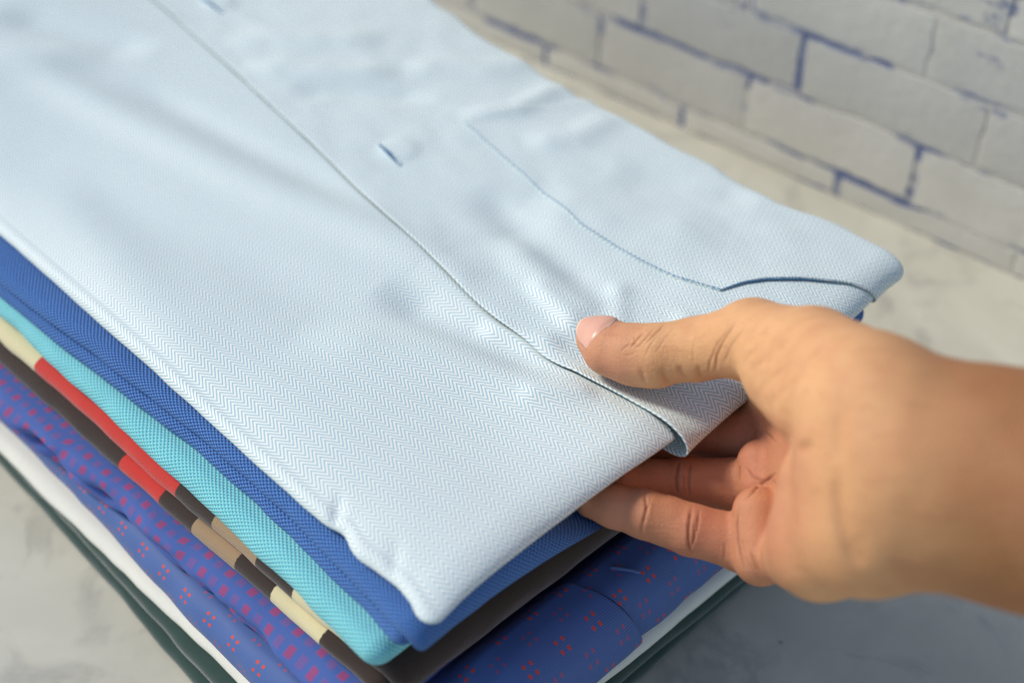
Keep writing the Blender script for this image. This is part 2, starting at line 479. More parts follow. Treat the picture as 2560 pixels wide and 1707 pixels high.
# dotted shirt
M_dots = mat_dots()
d_sh = empty('folded_shirt', (0, 0, 0))
tag(d_sh, 'blue folded shirt with groups of small red dots, above the white garment', 'shirt')
def dots_edge(v): return np.interp(v, [-60, -36, -26, -16, -8, 1, 10, 40], [93, 91.5, 87.5, 82.5, 79, 75.5, 72, 66])
def dots_top(x, y):
    return 43 + .5 * vnoise(x / 40, y / 40 + 2) + 15.5 * sstep(x, 2, 34) * sstep(y, 22, 6)
def dots_warp(X, Y, z, u, v):
    X, Y, z = skew([(0, 0), (100, 0), (260, 2)])(X, Y, z, u, v)
    xl = dots_edge(v)
    st = sstep(u, xl + .45, xl - .45) * sstep(v, 30, 10) * sstep(u, 10, 40) * (1.5 + 1.3 * sstep(v, 0, -24))
    fr = sstep(v, 2, -14)
    return X, Y - st * fr, z + st * (1 - fr * .6)
dp = Pad((-24, XR - 2, -15, YB), dots_top, [(43, 24.5, 0, 8)], [(43, 24.5, 0, 15)], [(43, 24.5, 0, 8)], warp=dots_warp, wob=(1.3, 48, 6.3))
dp.build('folded_layer', M_dots, d_sh, fine=.6, edge=.8, mid=2.0, ux=(66., 106.))
# squares shirt
M_sq = mat_squares()
s_sh = empty('folded_shirt', (0, 0, 0))
tag(s_sh, 'blue folded shirt patterned with magenta squares, under the striped brown garment', 'shirt')
def sq_wob(X, Y, z, u, v):
    X, Y, z = skew([(0, 4), (60, 2), (110, 0), (243, -8), (400, -8)])(X, Y, z, u, v)
    k = sstep(X, 20, -5)
    X = X + k * (2.2 * vnoise(Y / 26 + 3.1, z / 7 + 1.2) + 1.2 * vnoise(Y / 11, z / 5 + 7))
    hole = np.exp(-(((Y - 196) / 7) ** 2 + ((z - 50) / 3.2) ** 2)) + .6 * np.exp(-(((Y - 150) / 14) ** 2 + ((z - 45) / 2.2) ** 2))
    return X + 8 * hole * k, Y, z
Pad((-18, XR - 6, 18, YB), flat(61, .4), [(61, 52, 2, 6), (52, 42.5, -1, 6)], [(61, 42.5, 0, 6)], [(61, 42.5, 0, 6)], warp=sq_wob, wob=(1.0, 30, 8.8)).build('folded_layer', M_sq, s_sh, fine=.5, edge=1.4)
# striped brown garment, two layers
BR, TAN, CRM, RED, DRED = lin(58, 46, 41), lin(172, 144, 112), lin(232, 220, 176), lin(214, 58, 50), lin(140, 36, 40)
M_st1 = mat_stripes('brown_striped_jersey', [34, 60, 80, 105, 127, 224, 259], [BR, CRM, BR, TAN, BR, RED, CRM, DRED])
M_st2 = mat_stripes('brown_striped_jersey_under', [44, 71, 91, 116, 136, 162], [BR, CRM, BR, TAN, BR, RED, BR])
b_sh = empty('folded_garment', (0, 0, 0))
tag(b_sh, 'dark brown folded garment with red, cream and tan stripes along its side', 'garment')
Pad((-12, XR - 4, 14, YB), flat(69.5, .3), [(69.5, 61, 0, 4.5)], [(69.5, 61, 0, 5)], [(69.5, 61, 0, 5)], warp=skew([(0, 3), (110, 0), (250, -4)]), wob=(.8, 45, 10.4)).build('folded_layer', M_st2, b_sh)
Pad((-10, XR - 4, 7, YB), flat(78.5, .3), [(78.5, 69.5, 0, 4.8)], [(78.5, 60.5, 0, 9.5)], [(78.5, 61, 0, 8)], warp=skew([(0, 4), (60, 1), (110, 0), (250, -2)]), wob=(.9, 40, 12.9)).build('folded_layer', M_st1, b_sh)
# turquoise polo
M_teal = mat_pique('turquoise_pique', lin(142, 216, 220), lin(58, 162, 192), 1.6, 2.3, .0004, .08, .5)
t_sh = empty('folded_polo_shirt', (0, 0, 0))
tag(t_sh, 'turquoise folded polo shirt of knobbly knit under the royal blue one', 'polo shirt')
def teal_top(x, y): return 90 + .4 * vnoise(x / 30, y / 30) - hand_dip(x, y, 5)
Pad((-10, 233, 11.5, YB), teal_top, [(90, 78.5, 0, 6.5)], [(90, 78.5, 0, 6)], [(90, 78.5, 0, 6)], warp=skew([(0, -1), (20, -2), (60, 0), (250, 1)]), wob=(.9, 34, 15.1)).build('folded_layer', M_teal, t_sh, fine=.5, edge=1.2)
# royal blue polo
M_blue = mat_pique('royal_blue_pique', lin(92, 142, 212), lin(30, 60, 132), 1.6, 2.2, .0008, .12, .6)
p_sh = empty('folded_polo_shirt', (0, 0, 0))
tag(p_sh, 'royal blue folded polo shirt just under the pale blue top shirt', 'polo shirt')
SK_P = [(0, -5.5), (30, -3.5), (70, -.5), (122, 0), (252, -7.5), (400, -9)]
def polo_lo(x, y): return 98 + .3 * vnoise(x / 30, y / 30 + 4) - hand_dip(x, y, 8)
def polo_hi(x, y): return 104.8 + .5 * vnoise(x / 26 + 4, y / 26) - hand_dip(x, y, 17)
Pad((-.5, 231, 6, YB), polo_lo, [(98, 90, 0, 4.5)], [(98, 90, 0, 4.5)], [(98, 90, 0, 4.5)], warp=skew(SK_P), wob=(.7, 40, 17.7)).build('folded_layer', M_blue, p_sh, fine=.5, edge=1.2)
Pad((.5, 231, -.5, YB), polo_hi, [(106.5, 98, 0, 5.2)], [(106.5, 90, 0, 9)], [(106.5, 98, 0, 5)], warp=skew(SK_P), wob=(.7, 36, 19.2)).build('folded_layer', M_blue, p_sh, fine=.5, edge=1.2)

# ------------------------------------------------------------------ top shirt
M_hb = mat_herringbone()
M_thread = mat_plain_cotton('blue_sewing_thread', lin(92, 142, 178), lin(80, 130, 170), .7, .5, .1)
M_slit = mat_plain_cotton('buttonhole_slit', lin(58, 104, 140), None, .9, .5, 0)
top_sh = empty('folded_shirt', (0, 0, 0))
tag(top_sh, 'pale blue herringbone dress shirt with chest pocket, held by the hand', 'shirt')
PLK = [(166, 470), (156, 371), (144, 294), (131, 217), (118, 148), (108.5, 91), (107.5, 48), (113, 21), (113, -60)]
_py = [p[1] for p in PLK][::-1]; _px = [p[0] for p in PLK][::-1]
def xp(v):
    a = np.interp(v, _py, _px)
    return (a + np.interp(v + 9, _py, _px) + np.interp(v - 9, _py, _px)) / 3
FOLDS = [  # polyline, height (mm), half width (mm)
    ([(70, 400), (84, 312), (100, 199), (116, 127), (112, 70)], 2.3, 10),
    ([(30, 330), (52, 220), (68, 130), (80, 70)], -1.6, 17),
    ([(104, 330), (112, 240), (122, 170)], -1.3, 7),
    ([(52, 130), (78, 80), (104, 26)], 1.8, 12),
    ([(90, 130), (98, 85), (104, 40)], -3.0, 8),
    ([(148, 120), (136, 80), (128, 45)], 2.0, 8),
    ([(162, 150), (152, 105), (146, 60)], -2.0, 8),
    ([(172, 130), (186, 90), (205, 52)], 1.6, 14),
    ([(150, 300), (178, 262), (200, 240)], 1.8, 8),
    ([(152, 268), (176, 240), (196, 214)], -1.3, 7),
    ([(160, 330), (186, 300), (214, 270)], 1.5, 9),
    ([(205, 250), (226, 220), (250, 205)], 1.6, 8),
    ([(196, 160), (216, 146), (246, 150)], 1.3, 7),
    ([(192, 196), (214, 182), (248, 186)], 1.5, 6),
    ([(20, 430), (60, 380), (110, 350)], 1.8, 14),
    ([(40, 300), (20, 200), (14, 120)], 1.2, 14),
    ([(90, 420), (112, 372), (128, 340)], -2.0, 10),
    ([(210, 120), (226, 84), (236, 60)], -1.2, 12),
    ([(117, 54), (110, 66), (102, 88)], 1.0, 3.6), ([(123, 52), (127, 68), (132, 90)], .9, 3.6), ([(130, 42), (143, 53), (158, 68)], 1.0, 4.0),
    ([(132, 24), (146, 30), (164, 36)], .8, 4.0), ([(108, 30), (98, 36), (84, 48)], .7, 4.0),
]
def shirt_top(x, y):
    z = 115.2 + 1.0 * vnoise(x / 52 + .3, y / 90 + 5) + .16 * vnoise(x / 21, y / 40 + 8)
    for pts, a, w in FOLDS:
        d, t, _ = poly_dist(x, y, pts)
        z = z + 1.5 * a * np.exp(-(d / (1.12 * w)) ** 2) * sstep(t, -.02, .25) * sstep(t, 1.02, .75)
    z = z - 4.6 * np.exp(-np.maximum(x - 3, 0) / 15) - 2.6 * np.exp(-np.maximum(250 - x, 0) / 14) - .8 * np.exp(-np.maximum(y - 2, 0) / 14)
    z = z + 11 * sstep(y, 290, 470) * sstep(x, 190, 60)
    # thumb pressing the cloth
    d, t, _ = poly_dist(x, y, [(120, 46), (121, 22), (126, 4)])
    z = z - 3.4 * np.exp(-(d / 12) ** 2)
    for bx, by in ((156, 193), (180, 361)):
        r = np.hypot(x - bx, (y - by) * .9); z = z + 1.2 * np.exp(-(r / 8) ** 4)
    return z
def lifted(X, Y, z, u, v):
    # the fingers raise the front edge and draw it forward
    D = sstep(u, 48, 112) * sstep(u, 236, 176) * sstep(v, 74, 8)
    return X - 4.4 * D, Y - 4.6 * D, z + 5.4 * D
def body_warp(X, Y, z, u, v):
    # left edge: slight bow and the puckered stretch near the front corner
    lw = sstep(X, 70, 5)
    X = X + lw * np.interp(Y, [0, 30, 123, 272, 470], [0, 0, 1.2, 4, 8])
    pk = sstep(Y, 64, 48) * sstep(X, 16, 2)
    X = X + pk * (1.6 * np.exp(-((Y - 44) / 5) ** 2) - 1.0 * np.exp(-((Y - 33) / 6) ** 2) + .8 * np.exp(-((Y - 14) / 6) ** 2))
    z = z - pk * (1.6 * np.exp(-((Y - 45 - X * .8) / 3.2) ** 2) + 1.0 * np.exp(-((Y - 17 - X * .7) / 3.5) ** 2)) * sstep(z, 108, 113)
    k = np.exp(-((X - 4) ** 2 + (Y - 1) ** 2) / 130.0)               # pointed front corner
    X, Y = X - 2.6 * k, Y - 2.6 * k
    # under the front panel the body lies lower and further back
    q = sstep(u, xp(v) - 1.5, xp(v) + 5)
    Y = Y + q * 8.5 * sstep(Y, 40, 4)
    z = z - q * 3.0 * sstep(z, 107, 112)
    z = z + hand_dip(X, Y, 1.5) * sstep(z, 112, 107)
    return lifted(X, Y, z, u, v)
def wide_axis(parts):
    return np.unique(np.concatenate([np.arange(a, b, st) for a, b, st in parts]).round(4))
body = Pad((2, 246, -1, 470), shirt_top, [(113.5, 106, 0, 5)], [(113.5, 104.6, 0, 14)], [(113.5, 107, 0, 5)], warp=body_warp, wob=(.5, 40, 23.3))
us = wide_axis([(body.ex0 - body.len, body.ex0 + 20, .5), (body.ex0 + 20, 175, .9), (175, body.ex1 + body.len, 4)])
vs_ = wide_axis([(body.ey0 - body.len, body.ey0 + 60, .5), (body.ey0 + 60, 300, 1.0), (300, body.ey1 + body.len, 1.6)])
U, V = np.meshgrid(us, vs_, indexing='ij')
X, Y, Z, d = body.at(U, V)
F = grid_faces(len(us), len(vs_), d <= body.len)
P, F, UV = compact(np.stack([X, Y, Z], -1).reshape(-1, 3), F, np.stack([U, V], -1).reshape(-1, 2))
mesh_obj('shirt_body', P, F, M_hb, top_sh, UV)

# front panel: the overlapping half with placket edge, rolls over the front in a loose loop
RE = [(-60, 6), (-1, 6), (12, 6), (32, 5), (56, -1), (89, 0), (123, 0), (167, 3), (197, 4), (250, 10), (295, 19), (470, 40)]
def panel_warp(X, Y, z, u, v):
    X = X + sstep(X, 200, 246) * (np.interp(Y, [p[0] for p in RE], [p[1] for p in RE]) + 1.4 * vnoise(Y / 16, 3.3))
    loop = np.exp(-np.maximum(u - 113, 0) / 9.0) * sstep(v, 12, -6)      # sagging loop at the free edge
    z = z - loop * 2.6 * sstep(z, 117, 104)
    Y = Y - loop * 1.6 + 2.4 * sstep(u, 205, 244) * sstep(v, 30, 0)
    # the edge lifts a little off the body
    z = z + .2 * sstep(u - xp(v), 10, 0) + .3 * vnoise(u / 9, v / 14 + 4)
    return lifted(X, Y, z, u, v)
def panel_top(x, y): return shirt_top(x, y) + .9
panel = Pad((60, 246, -4.5, 470), panel_top, [(114.8, 106, 0, 5)], [(114.8, 103, 0, 12)], [(114.8, 106.5, 0, 5.5)], warp=panel_warp, wob=(.6, 30, 27.1))
def panel_at(u, v): return panel.at(u, v)
vs_ = wide_axis([(panel.ey0 - panel.len + 6, panel.ey0 + 70, .55), (panel.ey0 + 70, 300, .9), (300, 474, 1.6)])
ts = wide_axis([(0, 12, .6), (12, 140, 1.0)]); ts = np.append(ts, 140) / 140
T, V = np.meshgrid(ts, vs_, indexing='ij')
U = xp(V) + T * (panel.ex1 + panel.len - xp(V))
X, Y, Z, d = panel_at(U, V)
F = grid_faces(len(ts), len(vs_), d <= panel.len)
P, F, UV = compact(np.stack([X, Y, Z], -1).reshape(-1, 3), F, np.stack([U, V], -1).reshape(-1, 2))
fp = mesh_obj('front_panel', P, F, M_hb, top_sh, UV)
md = fp.modifiers.new('thickness', 'SOLIDIFY'); md.thickness = .0006; md.offset = -1
# chest pocket
def coons(Lc, Rc, Bc, Tc, ns, nt):
    def rs(c, n):
        c = np.asarray(c, float); l = np.concatenate([[0], np.cumsum(np.linalg.norm(np.diff(c, axis=0), axis=1))])
        q = np.linspace(0, l[-1], n); r = np.stack([np.interp(q, l, c[:, i]) for i in (0, 1)], 1)
        for _ in range(6): r[1:-1] = (r[:-2] + 2 * r[1:-1] + r[2:]) / 4
        return r
    Lc, Rc, Bc, Tc = rs(Lc, nt), rs(Rc, nt), rs(Bc, ns), rs(Tc, ns)
    s = np.linspace(0, 1, ns)[:, None, None]; t = np.linspace(0, 1, nt)[None, :, None]
    P = (1 - s) * Lc[None] + s * Rc[None] + (1 - t) * Bc[:, None] + t * Tc[:, None]
    P -= (1 - s) * (1 - t) * Lc[0] + s * (1 - t) * Rc[0] + (1 - s) * t * Lc[-1] + s * t * Rc[-1]
    return P[..., 0], P[..., 1], s[..., 0] + 0 * t[..., 0], t[..., 0] + 0 * s[..., 0]
pk_left = [(180, 36), (174, 52), (171.5, 70), (171.5, 100), (176, 122), (181, 145), (190, 191)]
pk_bot = [(180, 36), (190, 32.5), (198, 28), (208, 18), (217, 5), (225, -10), (230, -22)]
pk_top = [(190, 191), (205, 184), (232, 172), (258, 166)]
pk_right = [(230, -22), (246, -16), (256, 0), (258, 60), (258, 166)]
U, V, S_, T_ = coons(pk_left, pk_right, pk_bot, pk_top, 110, 220)
e = .02
X, Y, Z, d = panel_at(U, V); Xu, Yu, Zu, _ = panel_at(U + e, V); Xv, Yv, Zv, _ = panel_at(U, V + e)
Nn = np.cross(np.stack([Xu - X, Yu - Y, Zu - Z], -1), np.stack([Xv - X, Yv - Y, Zv - Z], -1)); Nn /= np.linalg.norm(Nn, axis=-1)[..., None] + 1e-12
off = .75 + .5 * np.sin(np.clip(S_, 0, 1) * math.pi) * np.sin(np.clip(T_, 0, 1) * math.pi) + 1.1 * np.exp(-(T_ / .05) ** 2) * np.sin(np.clip(S_ * 1.15, 0, 1) * math.pi) + .5 * np.exp(-((1 - T_) / .03) ** 2)
P = np.stack([X, Y, Z], -1) + Nn * off[..., None]
pk = mesh_obj('chest_pocket', P.reshape(-1, 3), grid_faces(110, 220), M_hb, top_sh, np.stack([U + .6, V], -1).reshape(-1, 2))
md = pk.modifiers.new('thickness', 'SOLIDIFY'); md.thickness = .0007; md.offset = -1
def on_panel(pts, h, n, smooth=4):
    pts = np.asarray(pts, float); l = np.concatenate([[0], np.cumsum(np.linalg.norm(np.diff(pts, axis=0), axis=1))])
    q = np.linspace(0, l[-1], n); r = np.stack([np.interp(q, l, pts[:, i]) for i in (0, 1)], 1)
    for _ in range(smooth): r[1:-1] = (r[:-2] + 2 * r[1:-1] + r[2:]) / 4
    X, Y, Z, _ = panel_at(r[:, 0], r[:, 1])
    return np.stack([X, Y, Z + h], 1)
# pocket seam: short stitches along its side
pts = on_panel([(p[0] + .35, p[1]) for p in pk_left], .95, 320)
Vs, Fs = [], []
for i in range(0, 316, 4):
    v_, f_ = tube(pts[i:i + 4] + np.array([0, 0, .0]), [.16, .26, .26, .16], 5)
    Fs += [[k + sum(len(a) for a in Vs) for k in q] for q in f_]; Vs.append(v_)
mesh_obj('pocket_stitching', np.vstack(Vs), Fs, M_thread, pk)
v_, f_ = tube(on_panel(pk_bot[:4] + [(213, 11)], .9, 60), np.interp(np.linspace(0, 1, 60), [0, .15, .85, 1], [.1, .32, .32, .1]), 6)  # blue tube standing in for the shaded gap at the pocket's open edge
mesh_obj('pocket_gap_shade', v_, f_, M_thread, pk)
# buttonholes
for (cx_, cy_, ang, ln) in ((150.0, 193.0, 1.37, 9.5), (175.0, 361.0, 1.5, 10.5)):
    th = np.linspace(0, 2 * math.pi, 49)[:-1]
    a, b = ln, 1.15
    ring = np.stack([np.sign(np.cos(th)) * np.abs(np.cos(th)) ** .5 * a, np.sin(th) * b], 1)
    ca, sa = math.cos(ang), math.sin(ang)
    Q = np.stack([cx_ + ring[:, 0] * ca - ring[:, 1] * sa, cy_ + ring[:, 0] * sa + ring[:, 1] * ca], 1)
    X, Y, Z, _ = panel_at(Q[:, 0], Q[:, 1])
    c = np.stack([X, Y, Z + .25 + .08 * np.sin(th * 40)], 1); c = np.vstack([c, c[:1]])
    v_, f_ = tube(c, .38, 6)
    bh = mesh_obj('buttonhole', v_, f_, M_hb if False else mat_plain_cotton('buttonhole_thread', lin(196, 214, 222), None, .7, .4, .1), fp)
    q = np.linspace(-.86, .86, 22) * ln
    X, Y, Z, _ = panel_at(cx_ + q * ca, cy_ + q * sa)
    v_, f_ = tube(np.stack([X, Y, Z + .05], 1), np.interp(np.abs(q), [0, ln * .86], [.85, .3]), 6)
    mesh_obj('slit', v_, f_, M_slit, fp)

# dotted shirt: buttonhole tab and a dark tube painting the shade line of its placket step
def dp_pt(u, v, h):
    X, Y, Z, _ = dp.at(np.array([u]), np.array([v])); return (X[0], Y[0], Z[0] + h)
vv_ = np.linspace(14, -40, 60)
v_, f_ = tube([dp_pt(dots_edge(q) + .35, q, -.1) for q in vv_], .45, 6)
mesh_obj('placket_shade_line', v_, f_, mat_plain_cotton('navy_shade_line', lin(34, 56, 112), None, .8, .5, .1), d_sh)
pts = [dp_pt(88 + 7 * t, 3 - 9 * t, .6) for t in np.linspace(0, 1, 12)]
v_, f_ = tube(pts, np.interp(np.linspace(0, 1, 12), [0, .1, .9, 1], [.3, .7, .7, .35]), 8)
mesh_obj('buttonhole', v_, f_, mat_plain_cotton('pale_blue_thread', lin(86, 106, 156), None, .8, .5, .1), d_sh)

# hand frame in mm (axes HR), joints as centres and radii
HAND = {'carpal': ((-3.84, 15.87, 8.0), (-4.33, -15.86, 6.0), 18.03, 17.51),
 'fore_r': ((8.12, 10.15, 0.0), (123.4, -8.07, -34.0), 20.6, 25.75),
 'fore_u': ((7.56, -10.33, -2.0), (119.58, -31.77, -40.0), 20.09, 25.75),
 'fore_v': ((7.0, 0.07, -4.0), (119.58, -19.3, -40.0), 20.09, 25.75),
 'hypo1': ((-10.54, -6.57, 22.0), (-11.43, -24.21, 21.0), 13.39, 14.42),
 'hypo2': ((-10.03, -26.76, 30.0), (-10.66, -34.07, 68.0), 13.91, 10.3),
 'hypo3': ((-4.82, -17.94, 4.0), (-9.22, -22.42, 28.0), 15.45, 14.94),
 'index': [(-65.5, 13.17, 131.0, 6.7), (-52.51, 14.49, 137.0, 8.24), (-31.67, 15.96, 140.0, 9.06), (-14.34, 16.7, 130.0, 9.58),
           (-5.18, 16.49, 125.0, 11.33)],
 'metacarpal': [((4.16, 17.21, 33.0), (-4.79, 16.56, 123.0), 13.39, 11.33), ((5.91, 5.39, 40.0), (-6.49, 2.33, 118.0), 12.36, 10.81),
                ((5.91, -4.86, 40.0), (-8.72, -12.63, 108.0), 12.36, 10.81), ((4.91, -15.91, 36.0), (-10.23, -29.34, 94.0), 12.36, 10.3)],
 'middle': [(-71.9, -1.92, 114.0, 6.7), (-57.86, -0.46, 120.0, 8.24), (-35.94, 0.77, 128.0, 9.06), (-17.91, 1.29, 120.0, 9.79),
            (-6.88, 1.44, 120.0, 10.81)],
 'mount': [((-14.95, -7.12, 100.0), (-15.07, -14.75, 96.0), 8.45, 8.65), ((-19.09, -21.76, 82.0), (-18.95, -35.58, 78.0), 8.86, 9.48)],
 'pinky': [(-73.2, -19.17, 96.0, 6.18), (-65.81, -20.82, 94.0, 7.31), (-55.26, -23.35, 91.0, 7.93), (-48.09, -25.5, 91.0, 8.14),
           (-40.09, -28.32, 89.0, 8.65), (-23.63, -32.32, 87.0, 9.58), (-14.02, -33.67, 89.0, 10.3)],
 'ring': [(-75.31, -15.55, 106.0, 6.39), (-62.44, -15.3, 105.0, 8.03), (-51.43, -14.86, 108.0, 8.34), (-40.54, -14.59, 109.0, 8.96),
          (-20.98, -15.75, 108.0, 9.79), (-9.65, -14.96, 109.0, 10.3)],
 'tendons': [((-1.55, 4.76, -1.5), (52.68, -1.64, -13.0), 4.63, 4.63), ((-1.8, -1.22, -2.5), (51.45, -8.02, -16.0), 5.15, 5.15)],
 'thenar2': ((-10.46, 15.54, 28.0), (-14.31, 23.52, 58.0), 13.91, 13.39),
 'thumb': [(-70.97, 35.83, 117.0, 6.49), (-67.01, 33.42, 114.0, 8.24), (-57.27, 30.11, 105.0, 9.58), (-48.67, 30.17, 99.0, 9.79),
           (-37.66, 31.87, 94.0, 10.3), (-21.59, 35.23, 76.0, 12.67), (-8.41, 28.98, 48.0, 15.45), (-0.97, 20.53, 10.0, 17.0)],
 'thumb_pad': ((-66.29, 30.83, 108.0), (-52.12, 26.85, 101.0), 8.45, 7.73),
 'web': ((-14.58, 25.0, 84.0), (-5.73, 15.37, 114.0), 6.7, 8.24)}
HAND_O = (0.0898, -0.08901, 0.17472)
# ---- hand: signed-distance body -> one continuous skin mesh -------------
def cap(P, a, b, ra, rb):
    a = np.asarray(a, P.dtype); ab = np.asarray(b, P.dtype) - a
    x, y, z = P[:, 0] - a[0], P[:, 1] - a[1], P[:, 2] - a[2]
    t = np.clip((x * ab[0] + y * ab[1] + z * ab[2]) / (ab @ ab), 0, 1)
    x -= t * ab[0]; y -= t * ab[1]; z -= t * ab[2]
    return np.sqrt(x * x + y * y + z * z) - (ra + (rb - ra) * t)
def smin(a, b, k):
    h = np.maximum(k - np.abs(a - b), 0) / k
    return np.minimum(a, b) - h * h * k * 0.25
def chain(P, pts, k=2.5):
    d = None
    for (a, b) in zip(pts[:-1], pts[1:]):
        c = cap(P, a[:3], b[:3], a[3], b[3]); d = c if d is None else smin(d, c, k)
    return d
def hand_sdf(P):
    G = HAND
    fore = smin(cap(P, *G['fore_r']), cap(P, *G['fore_u']), 22)
    fore = smin(fore, cap(P, *G['fore_v']), 8)
    for m in G['tendons']: fore = smin(fore, cap(P, *m), 7)
    palm = smin(fore, cap(P, *G['carpal']), 14)
    for m in G['metacarpal']: palm = smin(palm, cap(P, *m), 8)
    palm = smin(palm, cap(P, *G['hypo1']), 4.5)
    palm = smin(palm, cap(P, *G['hypo2']), 5)
    palm = smin(palm, cap(P, *G['hypo3']), 7)
    palm = smin(palm, cap(P, *G['thenar2']), 5)
    fing = None
    for key in ('pinky', 'ring', 'middle', 'index'):
        c = chain(P, G[key], 2.2); fing = c if fing is None else smin(fing, c, .8)
    d = smin(palm, fing, 3.2)
    for m in G['mount']: d = smin(d, cap(P, *m), 2.2)
    th = chain(P, G['thumb'], 4)
    th = smin(th, cap(P, *G['thumb_pad']), 4)
    d = smin(d, th, 6)
    d = smin(d, cap(P, *G['web']), 10)
    return d
def build_hand():
    lo = np.array([-95, -62, -95.]); hi = np.array([125, 62, 170.])
    Hc = 4.0
    axc = [np.arange(lo[i], hi[i] + Hc, Hc) for i in range(3)]
    g = np.stack(np.meshgrid(*axc, indexing='ij'), -1).reshape(-1, 3)
    dc = hand_sdf(g).reshape([len(a) for a in axc])
    n_sub = 6; h = Hc / n_sub
    near = np.abs(dc) < Hc * 1.05
    # cells (coarse) near the surface
    c = near[:-1, :-1, :-1] | near[1:, :-1, :-1] | near[:-1, 1:, :-1] | near[:-1, :-1, 1:] | near[1:, 1:, :-1] | near[1:, :-1, 1:] | near[:-1, 1:, 1:] | near[1:, 1:, 1:]
    shape = [(len(a) - 1) * n_sub + 1 for a in axc]
    D = np.full(shape, 50.0, np.float32)
    fm = np.zeros(shape, bool)
    r = np.repeat(np.repeat(np.repeat(c, n_sub, 0), n_sub, 1), n_sub, 2)
    fm[:-1, :-1, :-1] |= r; fm[1:, 1:, 1:] |= r; fm[1:, :-1, :-1] |= r; fm[:-1, 1:, :-1] |= r; fm[:-1, :-1, 1:] |= r
    idx = np.argwhere(fm)
    val = np.empty(len(idx), np.float32)
    for s in range(0, len(idx), 60000):
        val[s:s + 60000] = hand_sdf((lo + idx[s:s + 60000] * h).astype(np.float32))
    D[fm] = val
    # surface nets
    ins = D < 0
    ok = fm[:-1, :-1, :-1] & fm[1:, 1:, 1:] & fm[1:, :-1, :-1] & fm[:-1, 1:, :-1] & fm[:-1, :-1, 1:] & fm[1:, 1:, :-1] & fm[1:, :-1, 1:] & fm[:-1, 1:, 1:]
    cnt = sum(ins[a:ins.shape[0] - 1 + a, b:ins.shape[1] - 1 + b, e:ins.shape[2] - 1 + e].astype(np.int8) for a in (0, 1) for b in (0, 1) for e in (0, 1))
    act = ok & (cnt > 0) & (cnt < 8)
    ci = np.argwhere(act); vid = np.full(act.shape, -1, np.int64); vid[act] = np.arange(len(ci))
    acc = np.zeros((len(ci), 3)); num = np.zeros(len(ci))
    corners = [(a, b, e) for a in (0, 1) for b in (0, 1) for e in (0, 1)]
    cv = {k: D[ci[:, 0] + k[0], ci[:, 1] + k[1], ci[:, 2] + k[2]].astype(float) for k in corners}
    for k in corners:
        for ax in range(3):
            if k[ax] == 0:
                k2 = tuple(1 if i == ax else k[i] for i in range(3))
                a, b = cv[k], cv[k2]; m = (a < 0) != (b < 0)
                t = np.where(m, a / np.where(m, a - b, 1), 0)
                p = np.repeat(np.array(k, float)[None], len(ci), 0); p[:, ax] += t
                acc += np.where(m[:, None], p, 0); num += m
    V = lo + (ci + acc / num[:, None]) * h
    Fq = []
    for ax in range(3):
        o1, o2 = [i for i in range(3) if i != ax]
        sl0 = [slice(0, -1)] * 3; sl1 = [slice(0, -1)] * 3; sl1[ax] = slice(1, None)
        A, Bv = ins[tuple(sl0)] if False else None, None
        a = ins[:-1] if ax == 0 else ins[:, :-1] if ax == 1 else ins[:, :, :-1]
        b = ins[1:] if ax == 0 else ins[:, 1:] if ax == 1 else ins[:, :, 1:]
        ed = np.argwhere(a != b)
        ed = ed[(ed[:, o1] > 0) & (ed[:, o2] > 0) & (ed[:, o1] < act.shape[o1]) & (ed[:, o2] < act.shape[o2]) & (ed[:, ax] < act.shape[ax])]
        e1 = np.zeros(3, int); e1[o1] = 1; e2 = np.zeros(3, int); e2[o2] = 1
        q = [vid[tuple((ed - s1 * e1 - s2 * e2).T)] for s1, s2 in ((0, 0), (1, 0), (1, 1), (0, 1))]
        q = np.stack(q, 1)
        fl = a[tuple(ed.T)]
        if ax == 1: fl = ~fl
        q = np.where(fl[:, None], q, q[:, ::-1])
        Fq.append(q[(q >= 0).all(1)])
    Fq = np.vstack(Fq)
    for _ in range(2):                                   # settle on the exact surface
        d0 = hand_sdf(V); e = .1
        G = np.stack([hand_sdf(V + np.eye(3)[i] * e) - d0 for i in range(3)], 1) / e
        gl = np.linalg.norm(G, axis=1)[:, None] + 1e-9
        V = V - .8 * (d0 / gl[:, 0])[:, None] * G / gl
    return V, Fq, G / gl
HR = np.array([[0.71934, -0.69466, 0.0], [0.4493, 0.46526, 0.76267], [0.52979, 0.54862, -0.64679]])   # hand axes in the world

